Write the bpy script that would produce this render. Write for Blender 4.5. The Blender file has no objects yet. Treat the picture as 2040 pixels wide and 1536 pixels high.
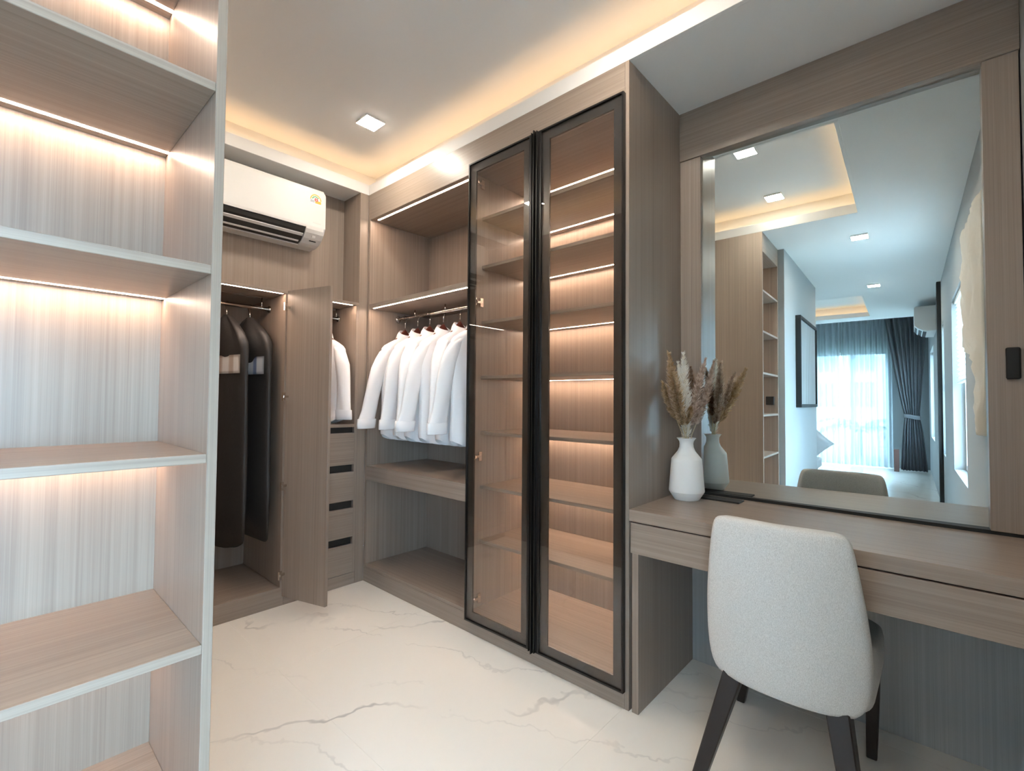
import bpy, bmesh, math, random
from mathutils import Vector, Matrix, noise

random.seed(7)
sc = bpy.context.scene
COL = sc.collection

# ------------------------------------------------------------------ camera
CAM_H = 1.1475
r_ = Vector((0.6704143, -0.74194883, 0.00752349))
u_ = Vector((-0.02608147, -0.01343103, 0.99956959))
f_ = Vector((0.74152844, 0.67032197, 0.02835547))
cam = bpy.data.objects.new('camera', bpy.data.cameras.new('camera'))
COL.objects.link(cam)
M = Matrix.Identity(4)
for i in range(3):
    M[i][0], M[i][1], M[i][2] = r_[i], u_[i], -f_[i]
M[2][3] = CAM_H
cam.matrix_world = M
cam.data.sensor_fit = 'HORIZONTAL'
cam.data.sensor_width = 36.0
cam.data.lens = 944.8 / 2040 * 36
cam.data.clip_start = 0.01
cam.data.clip_end = 200
sc.camera = cam

# ------------------------------------------------------------------ world, exposure
SKY = 7.4
w = bpy.data.worlds.new('sky')
sc.world = w
w.use_nodes = True
bg = w.node_tree.nodes['Background']
bg.inputs[0].default_value = (0.53, 0.77, 1.0, 1)
bg.inputs[1].default_value = SKY

sc.view_settings.view_transform = 'Standard'
sc.view_settings.look = 'None'
sc.view_settings.exposure = 2.12
sc.view_settings.gamma = 1.0
sc.view_settings.use_curve_mapping = False
cy = sc.cycles
cy.max_bounces = 12
cy.diffuse_bounces = 6
cy.glossy_bounces = 5
cy.transmission_bounces = 6
cy.transparent_max_bounces = 12
cy.sample_clamp_indirect = 5.0
cy.blur_glossy = 0.6
cy.use_denoising = True

def portal(name, loc, rot, sx, sy):
    l = bpy.data.lights.new(name, 'AREA')
    l.shape = 'RECTANGLE'; l.size = sx; l.size_y = sy
    l.cycles.is_portal = True
    o = bpy.data.objects.new(name, l)
    COL.objects.link(o)
    o.location = loc; o.rotation_euler = rot
    return o

portal('window_daylight', (-0.43, -0.36, 1.30), (-math.pi/2, 0, 0), 1.14, 1.36)
portal('window_daylight', (-2.31, -0.36, 1.30), (-math.pi/2, 0, 0), 0.38, 1.36)
portal('window_daylight', (-5.35, -0.36, 1.30), (-math.pi/2, 0, 0), 1.3, 1.36)  # portal of the window added to light the bedroom
portal('window_daylight', (-6.85, 1.40, 1.10), (0, -math.pi/2, 0), 2.2, 2.1)

LED_WARM = (1.0, 0.73, 0.56)
LED_POWER = 19.0
COVE_COL = (1.0, 0.62, 0.31)
COVE_POWER = 2.6
DOWN_POWER = 47.0

# ------------------------------------------------------------------ materials
MATS = {}

def nodes(name):
    m = bpy.data.materials.new(name)
    m.use_nodes = True
    nt = m.node_tree
    b = nt.nodes['Principled BSDF']
    MATS[name] = m
    return m, nt, b

def plain(name, col, rough=0.5, metal=0.0, spec=0.5, bump=None, **kw):
    m, nt, b = nodes(name)
    b.inputs['Base Color'].default_value = (*col, 1)
    b.inputs['Roughness'].default_value = rough
    b.inputs['Metallic'].default_value = metal
    b.inputs['Specular IOR Level'].default_value = spec
    if bump:
        sc_, st = bump
        tc = nt.nodes.new('ShaderNodeTexCoord')
        n = nt.nodes.new('ShaderNodeTexNoise'); n.inputs['Scale'].default_value = sc_; n.inputs['Detail'].default_value = 4
        bp = nt.nodes.new('ShaderNodeBump'); bp.inputs['Strength'].default_value = st; bp.inputs['Distance'].default_value = 0.004
        nt.links.new(tc.outputs['Object'], n.inputs['Vector'])
        nt.links.new(n.outputs['Fac'], bp.inputs['Height'])
        nt.links.new(bp.outputs['Normal'], b.inputs['Normal'])
    return m

def emit(name, col, power):
    m = bpy.data.materials.new(name)
    m.use_nodes = True
    nt = m.node_tree
    nt.nodes.remove(nt.nodes['Principled BSDF'])
    e = nt.nodes.new('ShaderNodeEmission')
    e.inputs[0].default_value = (*col, 1)
    e.inputs[1].default_value = power
    nt.links.new(e.outputs[0], nt.nodes['Material Output'].inputs[0])
    MATS[name] = m
    return m

def wood(name, axis, dark, light, rough=0.37):
    m, nt, b = nodes(name)
    N = nt.nodes.new; L = nt.links.new
    tc = N('ShaderNodeTexCoord')
    oi = N('ShaderNodeObjectInfo')
    ml = N('ShaderNodeMath'); ml.operation = 'MULTIPLY'; ml.inputs[1].default_value = 37.0
    L(oi.outputs['Random'], ml.inputs[0])
    add = N('ShaderNodeVectorMath'); add.operation = 'ADD'
    L(tc.outputs['Object'], add.inputs[0]); L(ml.outputs[0], add.inputs[1])
    out = []
    for cross, along, det in ((42, 0.16, 4), (150, 0.5, 4), (480, 3, 2)):
        mp = N('ShaderNodeMapping')
        s = [cross, cross, cross]; s[axis] = along
        mp.inputs['Scale'].default_value = s
        L(add.outputs[0], mp.inputs['Vector'])
        n = N('ShaderNodeTexNoise'); n.inputs['Scale'].default_value = 1; n.inputs['Detail'].default_value = det
        n.inputs['Roughness'].default_value = 0.6
        L(mp.outputs[0], n.inputs['Vector'])
        out.append(n)
    m1 = N('ShaderNodeMix'); m1.data_type = 'FLOAT'; m1.inputs[0].default_value = 0.55
    L(out[0].outputs['Fac'], m1.inputs[2]); L(out[1].outputs['Fac'], m1.inputs[3])
    m2 = N('ShaderNodeMix'); m2.data_type = 'FLOAT'; m2.inputs[0].default_value = 0.3
    L(m1.outputs[0], m2.inputs[2]); L(out[2].outputs['Fac'], m2.inputs[3])
    rp = N('ShaderNodeValToRGB')
    rp.color_ramp.elements[0].position = 0.33; rp.color_ramp.elements[0].color = (*dark, 1)
    rp.color_ramp.elements[1].position = 0.67; rp.color_ramp.elements[1].color = (*light, 1)
    L(m2.outputs[0], rp.inputs[0])
    L(rp.outputs[0], b.inputs['Base Color'])
    b.inputs['Roughness'].default_value = rough
    b.inputs['Specular IOR Level'].default_value = 0.5
    bp = N('ShaderNodeBump'); bp.inputs['Strength'].default_value = 0.12; bp.inputs['Distance'].default_value = 0.0006
    L(out[1].outputs['Fac'], bp.inputs['Height']); L(bp.outputs[0], b.inputs['Normal'])
    return m

WD, WL = (0.215, 0.165, 0.132), (0.350, 0.280, 0.228)
wood('wood_x', 0, WD, WL); wood('wood_y', 1, WD, WL); wood('wood_z', 2, WD, WL)
wood('wood_daylit', 2, (0.33, 0.34, 0.34), (0.46, 0.475, 0.475))  # same wood made paler and bluer, cool daylight put into the colour
plain('white_paint', (0.80, 0.78, 0.74), 0.75, bump=(180, 0.05))
plain('corridor_paint', (0.35, 0.365, 0.365), 0.75, bump=(180, 0.05))
plain('ceiling_paint', (0.74, 0.73, 0.71), 0.8)
plain('black_metal', (0.012, 0.011, 0.011), 0.32, 0.3)
plain('border_black', (0.035, 0.032, 0.03), 0.25)
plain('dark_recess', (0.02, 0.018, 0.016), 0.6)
plain('chrome', (0.75, 0.72, 0.68), 0.14, 1.0)
plain('nickel', (0.72, 0.68, 0.63), 0.25, 1.0)
plain('white_plastic', (0.80, 0.79, 0.77), 0.35)
plain('ac_plastic', (0.66, 0.65, 0.63), 0.4)
plain('grey_plastic', (0.35, 0.34, 0.33), 0.45)
plain('black_plastic', (0.02, 0.021, 0.022), 0.55, spec=0.25)
plain('dark_leg', (0.016, 0.010, 0.009), 0.4, bump=(60, 0.1))
plain('hanger_wood', (0.11, 0.028, 0.018), 0.3)
plain('ceramic', (0.90, 0.90, 0.88), 0.6, bump=(260, 0.12))
plain('bag_fabric', (0.022, 0.021, 0.021), 0.55, bump=(40, 0.35))
plain('shirt', (0.80, 0.80, 0.81), 0.8, bump=(22, 0.35))
def fluff(name, c1, c2):
    m = bpy.data.materials.new(name); m.use_nodes = True; MATS[name] = m
    nt = m.node_tree; nt.nodes.remove(nt.nodes['Principled BSDF'])
    tc = nt.nodes.new('ShaderNodeTexCoord'); n = nt.nodes.new('ShaderNodeTexNoise'); n.inputs['Scale'].default_value = 70
    rp = nt.nodes.new('ShaderNodeValToRGB')
    rp.color_ramp.elements[0].position = 0.38; rp.color_ramp.elements[0].color = (*c1, 1)
    rp.color_ramp.elements[1].position = 0.62; rp.color_ramp.elements[1].color = (*c2, 1)
    d = nt.nodes.new('ShaderNodeBsdfDiffuse'); t = nt.nodes.new('ShaderNodeBsdfTranslucent'); mx = nt.nodes.new('ShaderNodeMixShader')
    mx.inputs[0].default_value = 0.45
    nt.links.new(tc.outputs['Object'], n.inputs['Vector']); nt.links.new(n.outputs['Fac'], rp.inputs[0])
    nt.links.new(rp.outputs[0], d.inputs[0]); nt.links.new(rp.outputs[0], t.inputs[0])
    nt.links.new(d.outputs[0], mx.inputs[1]); nt.links.new(t.outputs[0], mx.inputs[2]); nt.links.new(mx.outputs[0], nt.nodes['Material Output'].inputs[0])
fluff('plume_white', (0.95, 0.91, 0.83), (0.98, 0.97, 0.94))
fluff('plume_tan', (0.48, 0.33, 0.18), (0.80, 0.64, 0.44))
fluff('plume_pink', (0.52, 0.38, 0.29), (0.88, 0.76, 0.66))
fluff('plume_brown', (0.24, 0.14, 0.09), (0.52, 0.38, 0.28))
plain('stem_straw', (0.66, 0.56, 0.36), 0.7)
plain('drape', (0.25, 0.255, 0.27), 0.85, bump=(300, 0.1))
plain('brown_leather', (0.12, 0.06, 0.05), 0.5)
plain('grey_cushion', (0.45, 0.47, 0.48), 0.9, bump=(120, 0.2))
plain('leaf', (0.10, 0.24, 0.07), 0.5)
plain('trunk', (0.15, 0.10, 0.06), 0.8)
plain('paving', (0.24, 0.235, 0.21), 0.9, bump=(8, 0.2))
plain('concrete', (0.62, 0.60, 0.56), 0.85, bump=(20, 0.1))
plain('water', (0.25, 0.55, 0.65), 0.1)
plain('building', (0.68, 0.70, 0.70), 0.8)
plain('plaster_relief', (0.74, 0.68, 0.60), 0.85, bump=(9, 0.9))
plain('sticker_orange', (0.85, 0.42, 0.06), 0.5)
plain('sticker_green', (0.08, 0.33, 0.10), 0.5)
plain('sticker_red', (0.65, 0.05, 0.03), 0.5)
plain('sticker_white', (0.85, 0.85, 0.83), 0.5)
plain('sticker_grey', (0.35, 0.37, 0.42), 0.5)
plain('print_grey', (0.62, 0.61, 0.59), 0.5)
emit('led', LED_WARM, LED_POWER)
emit('led_cabinet', LED_WARM, LED_POWER * 1.15)
emit('cove_led', COVE_COL, COVE_POWER)
emit('downlight', (1.0, 0.90, 0.78), DOWN_POWER)

# chair fabric: fine woven melange
m, nt, b = nodes('chair_fabric')
tc = nt.nodes.new('ShaderNodeTexCoord')
n1 = nt.nodes.new('ShaderNodeTexNoise'); n1.inputs['Scale'].default_value = 800; n1.inputs['Detail'].default_value = 3
mp = nt.nodes.new('ShaderNodeMapping'); mp.inputs['Scale'].default_value = (1, 1, 0.35)
nt.links.new(tc.outputs['Object'], mp.inputs[0]); nt.links.new(mp.outputs[0], n1.inputs['Vector'])
rp = nt.nodes.new('ShaderNodeValToRGB')
rp.color_ramp.elements[0].position = 0.35; rp.color_ramp.elements[0].color = (0.50, 0.495, 0.48, 1)
rp.color_ramp.elements[1].position = 0.62; rp.color_ramp.elements[1].color = (0.68, 0.675, 0.655, 1)
nt.links.new(n1.outputs['Fac'], rp.inputs[0]); nt.links.new(rp.outputs[0], b.inputs['Base Color'])
b.inputs['Roughness'].default_value = 0.95
bp = nt.nodes.new('ShaderNodeBump'); bp.inputs['Strength'].default_value = 0.15; bp.inputs['Distance'].default_value = 0.001
nt.links.new(n1.outputs['Fac'], bp.inputs['Height']); nt.links.new(bp.outputs[0], b.inputs['Normal'])

# polished marble-look porcelain
m, nt, b = nodes('marble')
N = nt.nodes.new; L = nt.links.new
tc = N('ShaderNodeTexCoord')
def vein(scale, dist, width, rot, seedoff):
    mp = N('ShaderNodeMapping'); mp.inputs['Rotation'].default_value = (0, 0, rot)
    mp.inputs['Location'].default_value = (seedoff, seedoff * 0.7, 0)
    L(tc.outputs['Object'], mp.inputs[0])
    n = N('ShaderNodeTexWave'); n.inputs['Scale'].default_value = scale; n.inputs['Distortion'].default_value = dist
    n.inputs['Detail'].default_value = 6; n.inputs['Detail Scale'].default_value = 1.1; n.inputs['Detail Roughness'].default_value = 0.62
    L(mp.outputs[0], n.inputs['Vector'])
    mr = N('ShaderNodeMapRange'); mr.inputs['From Min'].default_value = 1 - width; mr.inputs['From Max'].default_value = 1
    L(n.outputs['Fac'], mr.inputs[0])
    mk = N('ShaderNodeTexNoise'); mk.inputs['Scale'].default_value = 2.1; mk.inputs['Detail'].default_value = 3
    mp2 = N('ShaderNodeMapping'); mp2.inputs['Location'].default_value = (seedoff * 3, 1.3, 0); L(tc.outputs['Object'], mp2.inputs[0]); L(mp2.outputs[0], mk.inputs['Vector'])
    mr2 = N('ShaderNodeMapRange'); mr2.inputs['From Min'].default_value = 0.42; mr2.inputs['From Max'].default_value = 0.66; L(mk.outputs['Fac'], mr2.inputs[0])
    mu = N('ShaderNodeMath'); mu.operation = 'MULTIPLY'; L(mr.outputs[0], mu.inputs[0]); L(mr2.outputs[0], mu.inputs[1])
    return mu
v1 = vein(0.50, 6.0, 0.0035, -0.75, 2.3)
v2 = vein(0.95, 8.0, 0.005, -0.45, 9.1)
mx = N('ShaderNodeMath'); mx.operation = 'MAXIMUM'; L(v1.outputs[0], mx.inputs[0])
h2 = N('ShaderNodeMath'); h2.operation = 'MULTIPLY'; h2.inputs[1].default_value = 0.6; L(v2.outputs[0], h2.inputs[0]); L(h2.outputs[0], mx.inputs[1])
mc = N('ShaderNodeMix'); mc.data_type = 'RGBA'
mc.inputs[6].default_value = (0.84, 0.805, 0.745, 1); mc.inputs[7].default_value = (0.33, 0.32, 0.31, 1)
sx = N('ShaderNodeMath'); sx.operation = 'MULTIPLY'; sx.inputs[1].default_value = 0.6; L(mx.outputs[0], sx.inputs[0])
L(sx.outputs[0], mc.inputs[0]); L(mc.outputs[2], b.inputs['Base Color'])
b.inputs['Roughness'].default_value = 0.12; b.inputs['Specular IOR Level'].default_value = 0.5
plain('grout', (0.80, 0.765, 0.70), 0.4)

# mirror
m, nt, b = nodes('mirror_glass')
b.inputs['Base Color'].default_value = (0.80, 0.87, 0.87, 1); b.inputs['Metallic'].default_value = 1; b.inputs['Roughness'].default_value = 0.0

def glassy(name, tint, ior=1.5, boost=1.0):
    m = bpy.data.materials.new(name); m.use_nodes = True
    nt = m.node_tree; nt.nodes.remove(nt.nodes['Principled BSDF'])
    f0 = ((ior - 1) / (ior + 1)) ** 2
    ge = nt.nodes.new('ShaderNodeNewGeometry')
    dt_ = nt.nodes.new('ShaderNodeVectorMath'); dt_.operation = 'DOT_PRODUCT'
    nt.links.new(ge.outputs['Normal'], dt_.inputs[0]); nt.links.new(ge.outputs['Incoming'], dt_.inputs[1])
    def mth(op, x, y=None):
        n_ = nt.nodes.new('ShaderNodeMath'); n_.operation = op
        for i_, v_ in enumerate((x, y)):
            if v_ is None: continue
            if hasattr(v_, 'node'): nt.links.new(v_, n_.inputs[i_])
            else: n_.inputs[i_].default_value = v_
        return n_.outputs[0]
    q = mth('POWER', mth('SUBTRACT', 1.0, mth('ABSOLUTE', dt_.outputs['Value'])), 5.0)
    mu = nt.nodes.new('ShaderNodeMath'); mu.operation = 'MULTIPLY'; mu.inputs[1].default_value = boost; mu.use_clamp = True
    nt.links.new(mth('ADD', mth('MULTIPLY', q, 1 - f0), f0), mu.inputs[0])
    t = nt.nodes.new('ShaderNodeBsdfTransparent'); t.inputs[0].default_value = (*tint, 1)
    g = nt.nodes.new('ShaderNodeBsdfGlossy'); g.inputs['Roughness'].default_value = 0.0
    mix = nt.nodes.new('ShaderNodeMixShader')
    nt.links.new(mu.outputs[0], mix.inputs[0]); nt.links.new(t.outputs[0], mix.inputs[1]); nt.links.new(g.outputs[0], mix.inputs[2])
    nt.links.new(mix.outputs[0], nt.nodes['Material Output'].inputs[0])
    MATS[name] = m
    return m
glassy('smoked_glass', (0.965, 0.95, 0.93), 1.5, 1.4)
glassy('window_glass', (0.97, 0.99, 0.99), 1.45)

# sheer cloth
m = bpy.data.materials.new('sheer'); m.use_nodes = True; MATS['sheer'] = m
nt = m.node_tree; nt.nodes.remove(nt.nodes['Principled BSDF'])
t = nt.nodes.new('ShaderNodeBsdfTransparent'); tl = nt.nodes.new('ShaderNodeBsdfTranslucent'); df = nt.nodes.new('ShaderNodeBsdfDiffuse')
tl.inputs[0].default_value = (0.26, 0.30, 0.31, 1); df.inputs[0].default_value = (0.75, 0.8, 0.85, 1)
ma = nt.nodes.new('ShaderNodeMixShader'); mb = nt.nodes.new('ShaderNodeMixShader')
ma.inputs[0].default_value = 0.3; mb.inputs[0].default_value = 0.90
nt.links.new(tl.outputs[0], ma.inputs[1]); nt.links.new(df.outputs[0], ma.inputs[2])
nt.links.new(t.outputs[0], mb.inputs[1]); nt.links.new(ma.outputs[0], mb.inputs[2])
nt.links.new(mb.outputs[0], nt.nodes['Material Output'].inputs[0])

# abstract line drawing canvas, striped shirt cloth
def stripes(name, axis_scale, c1, c2, p0, p1, dist=0.0, rough=0.8):
    m, nt, b = nodes(name)
    tc = nt.nodes.new('ShaderNodeTexCoord'); mp = nt.nodes.new('ShaderNodeMapping'); mp.inputs['Scale'].default_value = axis_scale
    wv = nt.nodes.new('ShaderNodeTexWave'); wv.bands_direction = 'X' if axis_scale[0] else 'Y'; wv.inputs['Scale'].default_value = 1; wv.inputs['Distortion'].default_value = dist; wv.inputs['Detail'].default_value = 3
    rp = nt.nodes.new('ShaderNodeValToRGB')
    rp.color_ramp.elements[0].position = p0; rp.color_ramp.elements[0].color = (*c1, 1)
    rp.color_ramp.elements[1].position = p1; rp.color_ramp.elements[1].color = (*c2, 1)
    nt.links.new(tc.outputs['Object'], mp.inputs[0]); nt.links.new(mp.outputs[0], wv.inputs['Vector'])
    nt.links.new(wv.outputs['Color'], rp.inputs[0]); nt.links.new(rp.outputs[0], b.inputs['Base Color'])
    b.inputs['Roughness'].default_value = rough
stripes('canvas', (3.2, 0, 0.35), (0.10, 0.09, 0.085), (0.36, 0.37, 0.37), 0.02, 0.10, 5.0)
stripes('cloth_beige', (0, 3.0, 0), (0.72, 0.63, 0.56), (0.95, 0.93, 0.90), 0.2, 0.6, 1.0)
stripes('cloth_blue', (0, 3.0, 0), (0.30, 0.38, 0.60), (0.90, 0.93, 0.97), 0.10, 0.35, 1.0)

# ------------------------------------------------------------------ builders
def wloc(o):
    v = Vector((0, 0, 0))
    while o is not None:
        v += o.location; o = o.parent
    return v

def thing(name, label, cat, loc=(0, 0, 0), group=None):
    o = bpy.data.objects.new(name, None)
    o.empty_display_size = 0.1
    COL.objects.link(o); o.location = loc
    tag(o, label, cat, group)
    return o

def tag(o, label=None, cat=None, group=None, kind=None):
    if label: o['label'] = label
    if cat: o['category'] = cat
    if group: o['group'] = group
    if kind: o['kind'] = kind
    return o

def link(name, me, mat, parent=None, loc=None):
    """vertices given in world coordinates; stored relative to the parent's (or loc's) place"""
    o = bpy.data.objects.new(name, me)
    COL.objects.link(o)
    if mat: me.materials.append(MATS[mat])
    base = wloc(parent) if parent is not None else Vector(loc or (0, 0, 0))
    if base.length > 0: me.transform(Matrix.Translation(-base))
    if parent is not None: o.parent = parent
    elif loc is not None: o.location = loc
    return o

def from_bm(name, bm, mat, parent=None, smooth=False, loc=None):
    me = bpy.data.meshes.new(name)
    bmesh.ops.recalc_face_normals(bm, faces=bm.faces)
    bm.to_mesh(me); bm.free()
    if smooth:
        for p in me.polygons: p.use_smooth = True
    return link(name, me, mat, parent, loc)

def bm_box(bm, lo, hi, mat4=None):
    lo = Vector(lo); hi = Vector(hi)
    vs = [bm.verts.new((x, y, z)) for z in (lo.z, hi.z) for y in (lo.y, hi.y) for x in (lo.x, hi.x)]
    if mat4 is not None:
        for v in vs: v.co = mat4 @ v.co
    for f in ((0, 2, 3, 1), (4, 5, 7, 6), (0, 1, 5, 4), (2, 6, 7, 3), (0, 4, 6, 2), (1, 3, 7, 5)):
        bm.faces.new([vs[i] for i in f])
    return vs

def box(name, lo, hi, mat, parent=None, bevel=0.0008, mat4=None, seg=1, loc=None):
    bm = bmesh.new()
    bm_box(bm, lo, hi)
    if bevel:
        bmesh.ops.bevel(bm, geom=list(bm.edges), offset=bevel, segments=seg, affect='EDGES', profile=0.5)
    if mat4 is not None: bmesh.ops.transform(bm, matrix=mat4, verts=bm.verts)
    return from_bm(name, bm, mat, parent, smooth=seg > 2, loc=loc)

def boxes(name, lst, mat, parent=None, loc=None):
    bm = bmesh.new()
    for lo, hi in lst: bm_box(bm, lo, hi)
    return from_bm(name, bm, mat, parent, loc=loc)

def bm_tube(bm, pts, rad, n=10, cap=True):
    pts = [Vector(p) for p in pts]
    rads = rad if isinstance(rad, (list, tuple)) else [rad] * len(pts)
    rings = []
    up = None
    for i, p in enumerate(pts):
        d = (pts[min(i + 1, len(pts) - 1)] - pts[max(i - 1, 0)]).normalized()
        if up is None:
            up = Vector((0, 0, 1)) if abs(d.z) < 0.9 else Vector((1, 0, 0))
        a = d.cross(up).normalized(); bb = a.cross(d).normalized(); up = bb
        rings.append([bm.verts.new(p + (a * math.cos(2 * math.pi * k / n) + bb * math.sin(2 * math.pi * k / n)) * rads[i]) for k in range(n)])
    for i in range(len(rings) - 1):
        for k in range(n):
            bm.faces.new((rings[i][k], rings[i][(k + 1) % n], rings[i + 1][(k + 1) % n], rings[i + 1][k]))
    if cap:
        bm.faces.new(rings[0][::-1]); bm.faces.new(rings[-1])

def tube(name, pts, rad, mat, parent=None, n=12, loc=None):
    bm = bmesh.new(); bm_tube(bm, pts, rad, n)
    return from_bm(name, bm, mat, parent, smooth=True, loc=loc)

def loft(bm, rings, cap0=True, cap1=True):
    R = [[bm.verts.new(p) for p in ring] for ring in rings]
    n = len(R[0])
    for i in range(len(R) - 1):
        for k in range(n):
            bm.faces.new((R[i][k], R[i][(k + 1) % n], R[i + 1][(k + 1) % n], R[i + 1][k]))
    if cap0: bm.faces.new(R[0][::-1])
    if cap1: bm.faces.new(R[-1])

def lathe(name, prof, center, mat, parent=None, n=48, loc=None):
    bm = bmesh.new()
    rings = []
    for r, z in prof:
        rings.append([Vector((center[0] + r * math.cos(2 * math.pi * k / n), center[1] + r * math.sin(2 * math.pi * k / n), center[2] + z)) for k in range(n)])
    loft(bm, rings)
    o = from_bm(name, bm, mat, parent, smooth=True, loc=loc)
    o.data.set_sharp_from_angle(angle=math.radians(24))
    return o

def copy_tree(o, parent=None):
    c = o.copy(); COL.objects.link(c)
    if parent is not None: c.parent = parent
    for ch in list(o.children): copy_tree(ch, c)
    return c

def struct(o):
    o['kind'] = 'structure'
    return o

# ------------------------------------------------------------------ key planes (metres)
XW, Y1, YB, HS = 1.615, 0.868, 2.712, 2.45
XH, XMIR = 2.088, 2.1130
XWALL = 2.16
XL, YL = 0.2685, 0.926            # open bookcase: end panel plane, front plane
YN = 0.334                        # near edge of the ceiling recess
YR = -0.195                       # wall beside the camera
YWALL = 0.88                      # corridor wall
ZD = 0.74
HU = 2.635

# ================================================================== SETTING
# floor: porcelain slabs with tight joints
fl = struct(boxes('floor', [((-6.9, YR - 0.005, -0.05), (XWALL, 3.35, -0.0008))], 'grout'))
TX, TY = 1.2, 1.2
xs = [0.85 + TX * k for k in range(-7, 3)]
ys = [0.892 + TY * k for k in range(-1, 3)]
for i in range(len(xs) - 1):
    for j in range(len(ys) - 1):
        x0, x1 = max(xs[i], -6.9), min(xs[i + 1], XWALL)
        y0, y1 = max(ys[j], YR), min(ys[j + 1], 3.35)
        if x1 - x0 > 0.05 and y1 - y0 > 0.05:
            box('tile', (x0 + 0.0006, y0 + 0.0006, -0.012), (x1 - 0.0006, y1 - 0.0006, 0.0), 'marble', fl, bevel=0)

# ceiling: lowered soffit with two lit recesses
HOLES = [(XL, XW, YN, YB), (-4.6, -2.87, 0.51, 2.1)]
gx = [-5.0, -4.618, -2.852, XL - 0.018, XW + 0.018, XWALL]
gy = [YR - 0.01, YN - 0.018, 0.492, 2.118, YB + 0.018, 3.35]
cells = []
for i in range(len(gx) - 1):
    for j in range(len(gy) - 1):
        cx, cyy = (gx[i] + gx[i + 1]) / 2, (gy[j] + gy[j + 1]) / 2
        if any(h[0] < cx < h[1] and h[2] < cyy < h[3] for h in HOLES): continue
        cells.append(((gx[i], gy[j], HS), (gx[i + 1], gy[j + 1], HS + 0.02)))
cells.append(((-7.0, YR - 0.01, 2.78), (-4.98, 3.35, 2.80)))
cells.append(((-5.0, YR - 0.01, HS + 0.02), (-4.98, 3.35, 2.80)))
ceil = struct(boxes('ceiling', cells, 'ceiling_paint'))
OUT = 0.12
for (a, b2, c, d) in HOLES:
    t = 0.018
    lip_h = 0.066
    box('recess_lip', (a - t, c - t, HS - 0.0005), (a, d + t, HS + lip_h), 'ceiling_paint', ceil, 0.001)
    box('recess_lip', (b2, c - t, HS - 0.0005), (b2 + t, d + t, HS + lip_h), 'ceiling_paint', ceil, 0.001)
    box('recess_lip', (a, c - t, HS - 0.0005), (b2, c, HS + lip_h), 'ceiling_paint', ceil, 0.001)
    box('recess_lip', (a, d, HS - 0.0005), (b2, d + t, HS + lip_h), 'ceiling_paint', ceil, 0.001)
    o = OUT
    boxes('raised_ceiling', [((a - o, c - o, HU), (b2 + o, d + o, HU + 0.02)),
                             ((a - o - 0.02, c - o, HS + 0.021), (a - o, d + o, HU + 0.02)), ((b2 + o, c - o, HS + 0.021), (b2 + o + 0.02, d + o, HU + 0.02)),
                             ((a - o, c - o - 0.02, HS + 0.021), (b2 + o, c - o, HU + 0.02)), ((a - o, d + o, HS + 0.021), (b2 + o, d + o + 0.02, HU + 0.02))], 'ceiling_paint', ceil)
    s = 0.06
    zz = HS + 0.024
    box('cove_light_strip', (a - s - 0.006, c - s, zz), (a - s + 0.006, d + s, zz + 0.006), 'cove_led', ceil, 0)
    box('cove_light_strip', (b2 + s - 0.006, c - s, zz), (b2 + s + 0.006, d + s, zz + 0.006), 'cove_led', ceil, 0)
    box('cove_light_strip', (a, c - s - 0.006, zz), (b2, c - s + 0.006, zz + 0.006), 'cove_led', ceil, 0)
    box('cove_light_strip', (a, d + s - 0.006, zz), (b2, d + s + 0.006, zz + 0.006), 'cove_led', ceil, 0)

# walls
struct(boxes('wall_right', [((XWALL, YR - 0.2, 0), (XWALL + 0.1, 3.45, 2.8))], 'white_paint'))
struct(boxes('wall_back', [((XL - 0.8, 3.35, 0), (XWALL, 3.45, 2.8))], 'white_paint'))
struct(boxes('wall_corridor', [((-2.07, YWALL, 0), (-0.30, 1.00, HS)), ((-2.07, 1.0, 0), (-1.97, 3.35, HS)), ((-0.40, 1.0, 0), (-0.30, 3.35, HS))], 'corridor_paint'))
struct(boxes('wall_bedroom', [((-7.0, 3.25, 0), (-2.07, 3.35, 2.78))], 'corridor_paint'))
# wall beside the camera with two window openings, plus one added for bedroom light
W1 = (-2.50, -2.12); W2 = (-1.00, 0.14); W_ADDED = (-6.0, -4.7); WZ = (0.62, 1.98)
yo = YR - 0.15
segs = [((-7.0, yo, 0), (XWALL, YR, WZ[0])), ((-7.0, yo, WZ[1]), (XWALL, YR, 2.8)),
        ((-7.0, yo, WZ[0]), (W_ADDED[0], YR, WZ[1])), ((W_ADDED[1], yo, WZ[0]), (W1[0], YR, WZ[1])), ((W1[1], yo, WZ[0]), (W2[0], YR, WZ[1])), ((W2[1], yo, WZ[0]), (XWALL, YR, WZ[1]))]
struct(boxes('wall_front', segs, 'corridor_paint'))
# far bedroom wall with the sliding window
FX = -6.75
FW = (0.34, 2.45, 0.0, 2.12)
struct(boxes('wall_left', [((FX - 0.12, YR, FW[3]), (FX, 3.35, 2.8)), ((FX - 0.12, YR, 0), (FX, FW[0], FW[3])), ((FX - 0.12, FW[1], 0), (FX, 3.35, FW[3]))], 'corridor_paint'))

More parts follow.
